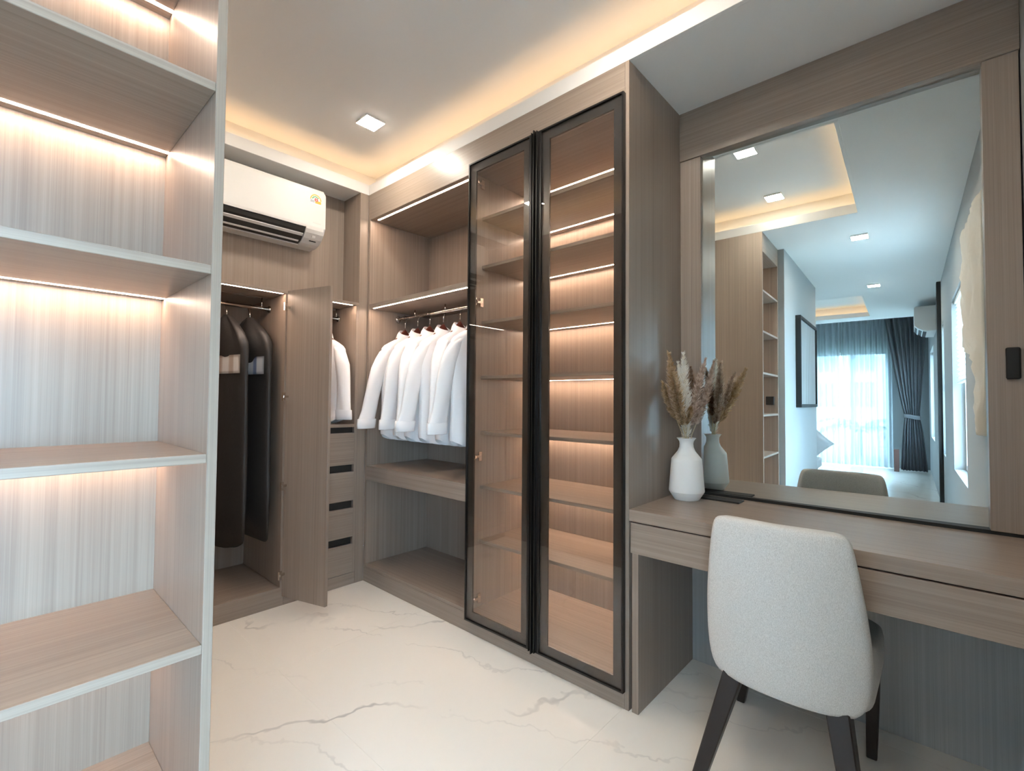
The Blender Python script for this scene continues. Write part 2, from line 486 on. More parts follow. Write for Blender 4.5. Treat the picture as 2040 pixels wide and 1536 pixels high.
def empty_struct(name):
    o = bpy.data.objects.new(name, None); COL.objects.link(o); o['kind'] = 'structure'; return o
def make_window(name, x0, x1):
    fr = empty_struct(name)
    t = 0.04
    ya, yb = yo + 0.03, yo + 0.08
    xm = (x0 + x1) / 2
    for lo, hi in (((x0, ya, WZ[0]), (x1, yb, WZ[0] + t)), ((x0, ya, WZ[1] - t), (x1, yb, WZ[1])),
                   ((x0, ya, WZ[0] + t), (x0 + t, yb, WZ[1] - t)), ((x1 - t, ya, WZ[0] + t), (x1, yb, WZ[1] - t)),
                   ((xm - 0.02, ya, WZ[0] + t), (xm + 0.02, yb, WZ[1] - t))):
        box('window_frame', lo, hi, 'white_plastic', fr, 0.002)
    box('pane', (x0 + t, ya + 0.02, WZ[0] + t), (xm - 0.02, ya + 0.026, WZ[1] - t), 'window_glass', fr, 0)
    box('pane', (xm + 0.02, ya + 0.02, WZ[0] + t), (x1 - t, ya + 0.026, WZ[1] - t), 'window_glass', fr, 0)
    return fr
make_window('window_1', *W2)
make_window('window_2', *W1)
make_window('window_added', *W_ADDED)  # unseen window, added to bring cool daylight into the bedroom

def blind(label, x0, x1):
    bt = thing('venetian_blind', label, 'blind', ((x0 + x1) / 2, yo + 0.115, WZ[1]), 'white slatted blinds in the side windows')
    box('head_rail', (x0 + 0.02, yo + 0.095, WZ[1] - 0.03), (x1 - 0.02, yo + 0.135, WZ[1]), 'white_plastic', bt, 0.002)
    first = None
    n = 18
    for k in range(n):
        z = WZ[1] - 0.055 - k * 0.034
        R = Matrix.Translation((0, yo + 0.115, z)) @ Matrix.Rotation(math.radians(28), 4, 'X') @ Matrix.Translation((0, -(yo + 0.115), -z))
        if first is None:
            first = box('slat', (x0 + 0.03, yo + 0.10, z - 0.0008), (x1 - 0.03, yo + 0.13, z + 0.0008), 'white_plastic', bt, 0, R)
        else:
            c = first.copy(); COL.objects.link(c); c.location = first.location + Vector((0, 0, -k * 0.034))
    box('bottom_rail', (x0 + 0.03, yo + 0.10, WZ[1] - 0.055 - n * 0.034 - 0.006), (x1 - 0.03, yo + 0.13, WZ[1] - 0.055 - n * 0.034 + 0.006), 'white_plastic', bt, 0.001)
blind('white slatted blind in the side window nearer the dressing table, seen in the mirror', *W2)
blind('white slatted blind in the side window nearer the bedroom, seen in the mirror', *W1)

# far sliding window
wf = empty_struct('window_3')
xa, xb = FX - 0.09, FX - 0.04
for lo, hi in (((xa, FW[0], 0), (xb, FW[1], 0.05)), ((xa, FW[0], FW[3] - 0.06), (xb, FW[1], FW[3])), ((xa, FW[0], 0.05), (xb, FW[0] + 0.06, FW[3] - 0.06)),
               ((xa, FW[1] - 0.06, 0.05), (xb, FW[1], FW[3] - 0.06)), ((xa, 0.86, 0.05), (xb, 0.92, FW[3] - 0.06)), ((xa, 1.62, 0.05), (xb, 1.68, FW[3] - 0.06))):
    box('window_frame', lo, hi, 'white_plastic', wf, 0.003)
for y0, y1 in ((FW[0] + 0.06, 0.86), (0.92, 1.62), (1.68, FW[1] - 0.06)):
    box('pane', (xa + 0.02, y0, 0.05), (xa + 0.026, y1, FW[3] - 0.06), 'window_glass', wf, 0)

# corner post of the wardrobe niche and the panelled niche wall behind the air conditioner
struct(box('trim_1', (1.556, YB, 0), (XW, 2.93, HS), 'wood_z', None, 0.0006))
struct(box('wall_niche', (XL + 0.02, 2.918, 1.745), (1.556, 2.936, HS), 'wood_z', None, 0))
struct(box('trim_2', (-2.62, YR, 0), (-2.52, YR + 0.035, HS), 'black_plastic', None, 0.002))

# ================================================================== OPEN BOOKCASE (left foreground)
BK = 1.275
bc = thing('bookcase', 'tall open bookcase in grey-brown wood with lit shelves, left foreground', 'bookcase', (0.0, 1.1, 0))
PT = 0.0155
box('end_panel', (XL - PT, YL, 0), (XL, 3.34, HS), 'wood_z', bc)
box('side_panel', (-0.290, YL, 0), (-0.290 + PT, BK + 0.01, HS), 'wood_z', bc)
box('back_panel', (-0.29 + PT, BK, 0), (XL - PT, BK + 0.01, HS), 'wood_z', bc, 0)
box('fascia', (-0.29 + PT, YL, 2.300), (XL - PT, YL + 0.018, HS), 'wood_x', bc)
for zt in (0.09, 0.405, 0.73, 1.05, 1.374, 1.694, 2.01, 2.315):
    s = box('shelf', (-0.29 + PT, YL + (0.002 if zt < 2.3 else 0.018), zt - 0.0155), (XL - PT, BK + 0.003, zt), 'wood_x', bc)
    if zt > 0.2:
        zb = zt - 0.0155
        box('led_channel', (-0.272, BK - 0.036, zb - 0.0004), (XL - PT - 0.001, BK - 0.025, zb + 0.001), 'led', s, 0)
box('plinth', (-0.29 + PT, YL + 0.01, 0), (XL - PT, YL + 0.028, 0.0745), 'wood_x', bc)
sk = box('wall_socket', (-0.2745, 0.955, 1.122), (-0.258, 1.018, 1.193), 'black_plastic', None, 0.004, seg=2)
tag(sk, 'small black socket box on the side panel inside the bookcase, seen in the mirror', 'socket')

# ================================================================== RIGHT WARDROBES
YD = 1.75                                  # joint between the open unit and the glass unit
XB = 2.09
fb = box('fascia_board', (XW, Y1 + 0.0175, 2.285), (XW + 0.018, YB - 0.0005, HS), 'wood_y')
tag(fb, 'long wooden fascia board above the open wardrobe and glass doors', 'fascia')
pb = box('plinth_board', (XW, Y1 + 0.0175, 0), (XW + 0.018, YB - 0.0005, 0.09), 'wood_y')
tag(pb, 'long wooden plinth board on the floor under the glass doors', 'plinth')

hw = thing('open_wardrobe', 'open wooden wardrobe with a rail of white shirts beside the glass doors', 'wardrobe', (1.85, 2.2, 0))
X2 = XW + 0.018
box('side_panel', (XW, 2.690, 0.09), (XB, 2.7115, 2.285), 'wood_z', hw)
box('side_panel', (XW, YD + 0.0003, 0.09), (XB, YD + 0.0175, 2.285), 'wood_z', hw)
box('back_panel', (XB, YD, 0.0), (XB + 0.01, 2.7115, HS - 0.01), 'wood_z', hw, 0)
tp = box('top_panel', (X2, YD + 0.0003, 2.285), (XB, 2.690, 2.303), 'wood_y', hw)
box('led_channel', (1.645, YD + 0.03, 2.2845), (1.657, 2.655, 2.286), 'led', tp, 0)
s1 = box('shelf', (XW + 0.002, YD + 0.0175, 1.714), (XB, 2.690, 1.742), 'wood_y', hw)
box('led_channel', (1.622, YD + 0.03, 1.7135), (1.634, 2.655, 1.715), 'led', s1, 0)
box('deep_shelf', (XW - 0.001, YD + 0.0005, 0.632), (XB, 2.6895, 0.722), 'wood_y', hw, 0.001)
box('bottom_panel', (XW + 0.0005, YD + 0.0175, 0.0905), (XB, 2.690, 0.108), 'wood_y', hw)
rail = tube('hanging_rail', [(1.83, YD + 0.018, 1.672), (1.83, 2.6895, 1.672)], 0.0115, 'chrome', hw)
for y in (2.682, YD + 0.022):
    tube('rail_bracket', [(1.83, y - 0.004, 1.672), (1.83, y + 0.004, 1.672)], 0.021, 'chrome', hw, 16)
for k in range(3):
    tube('rail_hanger', [(1.83, 2.5 - 0.3 * k, 1.675), (1.83, 2.5 - 0.3 * k, 1.714)], 0.004, 'chrome', hw, 8)

gw = thing('glass_door_wardrobe', 'shelved display wardrobe with two black-framed smoked glass doors', 'wardrobe', (1.85, 1.3, 0))
box('side_panel', (XW, Y1, 0), (XWALL - 0.03, Y1 + 0.017, HS), 'wood_z', gw)
box('side_panel', (XW, YD - 0.0175, 0.09), (XB, YD - 0.0003, 2.285), 'wood_z', gw)
box('back_panel', (XB, Y1 + 0.0175, 0.0), (XB + 0.01, YD - 0.0005, HS - 0.01), 'wood_z', gw, 0)
ya, yb = Y1 + 0.0175, YD - 0.0178
tp = box('top_panel', (X2, ya, 2.285), (XB, yb, 2.303), 'wood_y', gw)
box('led_channel', (2.038, ya + 0.004, 2.2845), (2.048, yb - 0.004, 2.286), 'led_cabinet', tp, 0)
box('bottom_panel', (XW + 0.0005, ya, 0.0905), (XB, yb, 0.108), 'wood_y', gw)
for zt in (0.440, 0.711, 0.982, 1.264, 1.542, 1.826, 2.076):
    s = box('shelf', (1.68, ya, zt - 0.016), (XB, yb, zt), 'wood_y', gw)
    box('led_channel', (2.038, ya + 0.004, zt - 0.0164), (2.048, yb - 0.004, zt - 0.0155), 'led_cabinet', s, 0)

def hinge(name, parent, place):
    bm = bmesh.new()
    bm_box(bm, (-0.004, -0.008, -0.018), (0.0, 0.008, 0.018))
    bm_box(bm, (-0.014, -0.006, -0.006), (0.045, 0.006, 0.006))
    bm_box(bm, (0.030, -0.004, -0.022), (0.050, 0.004, 0.022))
    bm_tube(bm, [(-0.004, 0, 0), (0.006, 0, 0)], 0.013, 14)
    bmesh.ops.transform(bm, matrix=place, verts=bm.verts)
    return from_bm(name, bm, 'nickel', parent)

def glass_door(y0, y1, label):
    x0, x1 = XW - 0.020, XW - 0.0012
    z0, z1 = 0.066, 2.325
    d = boxes('glass_door', [((x0, y0, z0), (x1, y0 + 0.007, z1)), ((x0, y1 - 0.007, z0), (x1, y1, z1)),
                             ((x0, y0 + 0.007, z0), (x1, y1 - 0.007, z0 + 0.007)), ((x0, y0 + 0.007, z1 - 0.007), (x1, y1 - 0.007, z1))], 'black_metal', gw)
    d['label'] = label
    bw = 0.046
    xf = x0 + 0.010
    boxes('door_border', [((xf, y0 + 0.007, z0 + 0.007), (x1, y0 + bw, z1 - 0.007)), ((xf, y1 - bw, z0 + 0.007), (x1, y1 - 0.007, z1 - 0.007)),
                          ((xf, y0 + bw, z0 + 0.007), (x1, y1 - bw, z0 + bw)), ((xf, y0 + bw, z1 - bw), (x1, y1 - bw, z1 - 0.007))], 'border_black', d)
    box('glass_pane', (x0 + 0.004, y0 + 0.007, z0 + 0.007), (x0 + 0.008, y1 - 0.007, z1 - 0.007), 'smoked_glass', d, 0)
    return d
dR = glass_door(0.8815, 1.2875, 'smoked glass door beside the dressing table')
dL = glass_door(1.3415, 1.747, 'smoked glass door beside the open wardrobe')
for yy, dd in ((1.2885, dR), (1.3275, dL)):
    boxes('profile_handle', [((XW - 0.020, yy, 0.066), (XW - 0.0012, yy + 0.013, 2.325)), ((XW - 0.030, yy + (0.0095 if dd is dR else 0.0), 0.066), (XW - 0.020, yy + (0.013 if dd is dR else 0.0035), 2.325))], 'black_metal', dd)
boxes('door_stop_post', [((XW - 0.012, 1.3035, 0.060), (XW - 0.0012, 1.3255, 2.330)), ((XW - 0.034, 1.3125, 0.060), (XW - 0.012, 1.3165, 2.330))], 'black_metal', gw)
for zc in (2.235, 1.632, 0.860, 0.160):
    hinge('hinge', dL, Matrix.Translation((1.622, 1.7145, zc)))

# ================================================================== BACK WARDROBES
yf, yk = YB, 3.27
bw_ = thing('garment_wardrobe', 'wooden wardrobe with an open door and black garment bags under the air conditioner', 'wardrobe', (0.7, 3.0, 0))
xl0, xd = XL + 0.003, 1.107
box('side_panel', (xl0, yf, 0.082), (xl0 + 0.018, yk, 1.727), 'wood_z', bw_)
box('side_panel', (xd, yf, 0.1), (xd + 0.0178, yk, 1.727), 'wood_z', bw_)
box('back_panel', (xl0, yk, 0), (xd + 0.018, yk + 0.01, 1.745), 'wood_z', bw_, 0)
tp = box('top_panel', (xl0, yf, 1.7272), (xd + 0.0178, 2.9175, 1.745), 'wood_x', bw_)
box('top_panel', (xl0, 2.937, 1.7272), (xd + 0.0178, yk, 1.745), 'wood_x', bw_)
box('led_channel', (xl0 + 0.03, yf + 0.010, 1.7268), (xd - 0.01, yf + 0.022, 1.728), 'led', tp, 0)
box('bottom_panel', (xl0 + 0.018, yf + 0.018, 0.0825), (xd, yk, 0.1), 'wood_x', bw_)
box('plinth', (xl0, yf, 0), (xd + 0.0178, yf + 0.0178, 0.1), 'wood_x', bw_)
YROD = 2.93
tube('hanging_rail', [(xl0 + 0.018, YROD, 1.664), (xd, YROD, 1.664)], 0.0115, 'chrome', bw_)
tube('rail_bracket', [(xd - 0.008, YROD, 1.664), (xd, YROD, 1.664)], 0.020, 'chrome', bw_, 16)
tube('rail_hanger', [(1.06, YROD, 1.665), (1.06, YROD, 1.727)], 0.004, 'chrome', bw_, 8)
# open door
hp = Vector((1.112, 2.697, 0)); tipp = Vector((1.207, 2.392, 0))
dv = (tipp - hp); dl = dv.length; ang = math.atan2(dv.y, dv.x)
T = Matrix.Translation(hp) @ Matrix.Rotation(ang, 4, 'Z')
dr = box('door', (0, -0.001, 0.056), (dl, 0.017, 1.742), 'wood_z', bw_, 0.001, T)
for zc in (1.646, 1.151, 0.663, 0.182):
    hinge('hinge', dr, Matrix.Translation((1.118, 2.696, zc)) @ Matrix.Rotation(math.pi + 0.5, 4, 'Z') @ Matrix.Translation((0.0, 0.012, 0)))

dw = thing('drawer_wardrobe', 'narrow wooden wardrobe with four drawers under a hanging white shirt', 'wardrobe', (1.34, 3.0, 0))
xq0, xq1 = 1.1252, 1.5555
box('side_panel', (xq1 - 0.017, yf, 0.071), (xq1, yk, 1.727), 'wood_z', dw)
box('side_panel', (xq0, yf + 0.002, 0.071), (xq0 + 0.012, yk, 1.727), 'wood_z', dw)
box('back_panel', (xq0, yk, 0), (xq1, yk + 0.01, 1.745), 'wood_z', dw, 0)
tp = box('top_panel', (xq0, yf, 1.7272), (xq1, 2.9175, 1.745), 'wood_x', dw)
box('top_panel', (xq0, 2.937, 1.7272), (xq1, yk, 1.745), 'wood_x', dw)
box('led_channel', (xq0 + 0.02, yf + 0.010, 1.7268), (xq1 - 0.035, yf + 0.022, 1.728), 'led', tp, 0)
box('shelf', (xq0 + 0.012, yf + 0.001, 0.966), (xq1 - 0.017, yk, 0.985), 'wood_x', dw)
box('plinth', (xq0, yf, 0), (xq1, yf + 0.018, 0.07), 'wood_x', dw)
for z0, z1 in ((0.735, 0.930), (0.513, 0.690), (0.291, 0.467), (0.072, 0.245)):
    g = box('drawer', (xq0 + 0.013, yf + 0.0005, z0), (xq1 - 0.002, yf + 0.0175, z1), 'wood_x', dw)
    box('finger_groove', (xq0 + 0.013, yf + 0.022, z1), (xq1 - 0.018, yf + 0.03, z1 + 0.05), 'dark_recess', g, 0)
tube('hanging_rail', [(xq0 + 0.012, YROD, 1.664), (xq1 - 0.017, YROD, 1.664)], 0.0115, 'chrome', dw)
tube('rail_bracket', [(xq1 - 0.025, YROD, 1.664), (xq1 - 0.017, YROD, 1.664)], 0.020, 'chrome', dw, 16)
tube('rail_hanger', [(1.52, YROD, 1.665), (1.52, YROD, 1.727)], 0.004, 'chrome', dw, 8)

# ================================================================== DRESSING TABLE + MIRROR
dt = thing('dressing_table', 'long built-in wooden dressing table under the large mirror', 'table', (1.88, 0.34, 0))
ye = YR + 0.001
box('tabletop', (XW, ye, 0.697), (XWALL - 0.03, Y1 - 0.0006, ZD), 'wood_y', dt, 0.001)
for y0, y1 in ((0.345, Y1 - 0.006), (ye + 0.002, 0.342)):
    box('drawer', (XW + 0.001, y0, 0.580), (XW + 0.02, y1, 0.692), 'wood_y', dt)
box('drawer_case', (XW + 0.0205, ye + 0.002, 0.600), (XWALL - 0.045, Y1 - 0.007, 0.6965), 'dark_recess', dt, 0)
box('leg_panel', (XW + 0.004, 0.832, 0), (2.13, 0.858, 0.5795), 'wood_z', dt)
box('back_panel', (2.13, ye, 0), (2.142, 0.8575, 0.6965), 'wood_daylit', dt)

mr = thing('wall_mirror', 'large framed mirror on the wall above the dressing table', 'mirror', (2.1, 0.34, ZD))
MA, MB = -0.0193, 0.0018
bm = bmesh.new()
def mx_(y, z): return XMIR + MA * (y - 0.4) + MB * (z - 0.75)
y0, y1, z0, z1 = -0.109, 0.7755, 0.7515, 2.2285
vs = [bm.verts.new((mx_(y, z) + t, y, z)) for t in (0, 0.005) for (y, z) in ((y0, z0), (y1, z0), (y1, z1), (y0, z1))]
for f in ((0, 1, 2, 3), (7, 6, 5, 4), (0, 4, 5, 1), (1, 5, 6, 2), (2, 6, 7, 3), (3, 7, 4, 0)): bm.faces.new([vs[i] for i in f])
from_bm('mirror_glass', bm, 'mirror_glass', mr)
box('frame_header', (XH - 0.002, ye, 2.230), (XWALL - 0.003, Y1 - 0.0008, HS - 0.0005), 'wood_y', mr, 0.001)
box('frame_stile', (XH + 0.004, 0.776, 0.7515), (XWALL - 0.003, Y1 - 0.0008, 2.2295), 'wood_z', mr, 0.001)
box('frame_stile', (XH + 0.004, ye + 0.003, 0.7515), (XWALL - 0.003, -0.1095, 2.2295), 'wood_z', mr, 0.001)
box('shadow_gap', (XH + 0.010, ye, ZD + 0.0002), (XWALL - 0.031, Y1 - 0.001, 0.7513), 'black_plastic', mr, 0)
box('backing_board', (2.138, ye + 0.006, 0.7515), (XWALL - 0.003, 0.775, 2.2295), 'dark_recess', mr, 0)

sw = box('wall_switch', (XH - 0.007, -0.181, 1.219), (XH + 0.0038, -0.149, 1.316), 'black_plastic', None, 0.005, seg=3)
tag(sw, 'small black rounded control on the right-hand mirror frame', 'switch')

cp = box('cable_cover', (1.995, 0.594, ZD), (2.062, 0.850, ZD + 0.006), 'black_plastic', None, 0.002)
tag(cp, 'flat black cable cover plate on the tabletop behind the white vase', 'cover plate')

# ================================================================== CHAIR
ch = thing('dining_chair', 'pale grey upholstered chair with dark legs pushed under the dressing table', 'chair', (1.68, 0.34, 0))
cyc = 0.338
def back_ring(z, hwid, xback, wrap, th):
    ring = []
    n = 20
    for k in range(n + 1):                       # outer face, left to right
        s = -1 + 2 * k / n
        ring.append(Vector((xback + wrap * abs(s) ** 2.6, cyc + hwid * s, z)))
    for k in range(n + 1):
        s = 1 - 2 * k / n
        ring.append(Vector((xback + th + (wrap) * abs(s) ** 2.6 * 0.9, cyc + (hwid - 0.012) * s, z)))
    return ring
prof = [(0.335, 0.150, 1.462, 0.03, 0.05), (0.343, 0.176, 1.450, 0.045, 0.065), (0.365, 0.196, 1.442, 0.06, 0.075), (0.41, 0.208, 1.436, 0.07, 0.08),
        (0.47, 0.210, 1.430, 0.07, 0.08), (0.55, 0.206, 1.424, 0.06, 0.075), (0.63, 0.198, 1.420, 0.05, 0.068), (0.71, 0.187, 1.418, 0.04, 0.058),
        (0.77, 0.178, 1.418, 0.033, 0.052), (0.796, 0.171, 1.420, 0.028, 0.046), (0.808, 0.160, 1.425, 0.022, 0.036), (0.813, 0.145, 1.432, 0.016, 0.022)]
bm = bmesh.new(); loft(bm, [back_ring(*p) for p in prof])
o = from_bm('backrest', bm, 'chair_fabric', ch, smooth=True)
md = o.modifiers.new('sub', 'SUBSURF'); md.levels = 1; md.render_levels = 1
bm = bmesh.new()
rings = []
for z, g in ((0.350, 0.92), (0.358, 0.985), (0.385, 1.0), (0.425, 1.0), (0.448, 0.98), (0.458, 0.92)):
    ring = []
    for k in range(40):
        a = 2 * math.pi * k / 40
        cx, sy = math.cos(a), math.sin(a)
        e = 0.32
        ring.append(Vector((1.705 + 0.222 * g * math.copysign(abs(cx) ** e, cx), cyc + 0.203 * g * math.copysign(abs(sy) ** e, sy), z)))
    rings.append(ring)
loft(bm, rings)
from_bm('seat', bm, 'chair_fabric', ch, smooth=True)
def leg(top, bot, t0, t1):
    bm = bmesh.new()
    rings = []
    for p, t in ((top, t0), (bot, t1)):
        rings.append([Vector((p[0] + sx * t, p[1] + sy * t, p[2])) for sx, sy in ((-1, -1), (1, -1), (1, 1), (-1, 1))])
    loft(bm, rings)
    bmesh.ops.bevel(bm, geom=[e for e in bm.edges], offset=0.003, segments=1, affect='EDGES')
    return from_bm('leg', bm, 'dark_leg', ch)
leg((1.502, 0.460, 0.355), (1.442, 0.556, 0), 0.027, 0.018)
leg((1.502, 0.208, 0.355), (1.442, 0.150, 0), 0.027, 0.018)
leg((1.89, 0.508, 0.36), (1.965, 0.582, 0), 0.020, 0.014)
leg((1.89, 0.168, 0.36), (1.945, 0.180, 0), 0.020, 0.014)

# ================================================================== VASE + DRIED GRASSES
VC = (1.945, 0.783, ZD)
vs_ = lathe('vase', [(0.001, 0.0), (0.047, 0.0), (0.050, 0.003), (0.0695, 0.034), (0.0700, 0.038), (0.0600, 0.163), (0.0585, 0.168), (0.046, 0.184), (0.035, 0.198), (0.0285, 0.214),
                    (0.0270, 0.228), (0.0285, 0.238), (0.034, 0.247), (0.0385, 0.251), (0.037, 0.2525), (0.031, 0.246), (0.024, 0.232), (0.024, 0.21), (0.03, 0.19), (0.05, 0.15), (0.05, 0.02), (0.001, 0.015)], VC, 'ceramic', loc=VC)
tag(vs_, 'white matte ceramic bottle vase of dried grasses on the dressing table', 'vase')
def plume(tip, frac, rad, mat, label, seed, bend=0.02, hairs=1500):
    rnd = random.Random(seed)
    tip = Vector(tip)
    a = rnd.uniform(0, 6.28)
    base = Vector((VC[0] + 0.012 * math.cos(a), VC[1] + 0.012 * math.sin(a), ZD + 0.05))
    lean = tip - Vector((VC[0], VC[1], tip.z))
    mouth = Vector((VC[0], VC[1], ZD + 0.252)) + lean.normalized() * min(lean.length * 0.12, 0.014)
    mouth.x += rnd.uniform(-0.005, 0.005); mouth.y += rnd.uniform(-0.005, 0.005)
    side = Vector((rnd.uniform(-1, 1), rnd.uniform(-1, 1), 0)) * bend
    def P(t):
        if t < 0.3: return base.lerp(mouth, t / 0.3)
        s = (t - 0.3) / 0.7
        return mouth.lerp(tip, s) + side * math.sin(math.pi * s) * 0.5
    root = thing('pampas_stem', label, 'dried grass', tuple(base), 'dried grass stems in the white vase')
    tube('stalk', [P(i / 12) for i in range(13)], [0.0016] * 8 + [0.0013] * 4 + [0.0006], 'stem_straw', root, 6)
    bm = bmesh.new()
    t0 = 1 - frac
    for h in range(hairs):
        s = rnd.random()
        t = t0 + (1 - t0) * s
        p = P(min(t, 1.0)); d = (P(min(t + 0.02, 1.0)) - P(t - 0.02)).normalized()
        env = math.sin(math.pi * min(1, 0.12 + 0.88 * s) ** 0.8) ** 0.6 if s < 0.97 else 0.35
        rr = rad * 1.15 * max(0.22, env)
        ang = rnd.uniform(0, 2 * math.pi)
        u = d.orthogonal().normalized(); v = d.cross(u)
        out = u * math.cos(ang) + v * math.sin(ang)
        ln = rr * rnd.uniform(0.45, 1.35)
        e = p + out * ln + d * ln * rnd.uniform(0.5, 1.5)
        wd = d.cross(out).normalized() * 0.00075
        p2 = p.lerp(e, 0.55) + out * ln * 0.12
        v0, v1, v2, v3, v4 = (bm.verts.new(q) for q in (p - wd, p + wd, p2 + wd * 1.3, e, p2 - wd * 1.3))
        bm.faces.new((v0, v1, v2, v3, v4))
    from_bm('plume', bm, mat, root)
    return root
PL = [((1.625, 0.716, 1.312), 0.58, 0.021, 'plume_tan', 'long tan pampas plume leaning furthest left in the white vase', 1),
      ((1.695, 0.750, 1.292), 0.52, 0.017, 'plume_pink', 'dark tan pampas plume just right of the leftmost long one', 2),
      ((1.909, 0.779, 1.340), 0.70, 0.022, 'plume_white', 'tallest cream pampas plume in the middle of the white vase', 3),
      ((1.945, 0.818, 1.308), 0.64, 0.018, 'plume_white', 'cream pampas plume just left of the tallest one', 4),
      ((1.790, 0.815, 1.218), 0.46, 0.018, 'plume_tan', 'short tan plume drooping lowest on the left of the vase', 5),
      ((1.880, 0.793, 1.206), 0.50, 0.015, 'plume_white', 'short white plume low at the front of the vase', 6),
      ((2.007, 0.725, 1.322), 0.60, 0.018, 'plume_pink', 'pinkish brown plume leaning right over the mirror edge', 7),
      ((2.062, 0.712, 1.312), 0.58, 0.017, 'plume_pink', 'brown plume leaning furthest right, closest to the mirror', 8),
      ((2.010, 0.790, 1.290), 0.5, 0.015, 'plume_brown', 'dark brown plume behind the cream ones, facing the mirror', 9),
      ((1.915, 0.752, 1.120), 0.40, 0.014, 'plume_tan', 'small tan tuft low in the middle of the vase', 10)]
for tip, fr, rad, mt, lb, sd in PL: plume(tip, fr, rad, mt, lb, sd)

# ================================================================== SHIRTS AND HANGERS
def frame(origin, ux, uy):
    M_ = Matrix.Identity(4)
    for i in range(3):
        M_[i][0], M_[i][1], M_[i][2], M_[i][3] = ux[i], uy[i], (0, 0, 1)[i], origin[i]
    return M_

def hanger(M_, label, group, halfw=0.140, twist=0):
    """local: u across shoulders, v thickness, z up; rail centre at z = 0"""
    o = M_ @ Vector((0, 0, -0.1))
    h = thing('clothes_hanger', label, 'hanger', tuple(o), group)
    pts = []
    for k in range(11):
        a = math.radians(-60 + k * 26)
        pts.append(M_ @ Vector((0.017 * math.cos(a), 0, 0.001 + 0.017 * math.sin(a))))
    pts = pts[::-1][1:]
    pts = [M_ @ Vector((0.017 * math.cos(math.radians(t)), 0, -0.0015 + 0.017 * math.sin(math.radians(t)))) for t in range(200, -61, -26)]
    pts += [M_ @ Vector((0.002, 0, -0.03)), M_ @ Vector((0, 0, -0.066))]
    tube('hook', pts, 0.0022, 'chrome', h, 8)
    bm = bmesh.new()
    rings = []
    for k in range(13):
        s = -1 + 2 * k / 12
        z = -0.098 - 0.125 * abs(s) ** 1.1
        hh = 0.010 + 0.016 * (1 - abs(s)) ** 2; tt = 0.009
        rings.append([M_ @ Vector((halfw * s, tt * math.cos(a), z + hh * math.sin(a))) for a in [2 * math.pi * q / 10 for q in range(10)]])
    loft(bm, rings)
    from_bm('shoulder_bar', bm, 'hanger_wood', h, smooth=True)
    return h

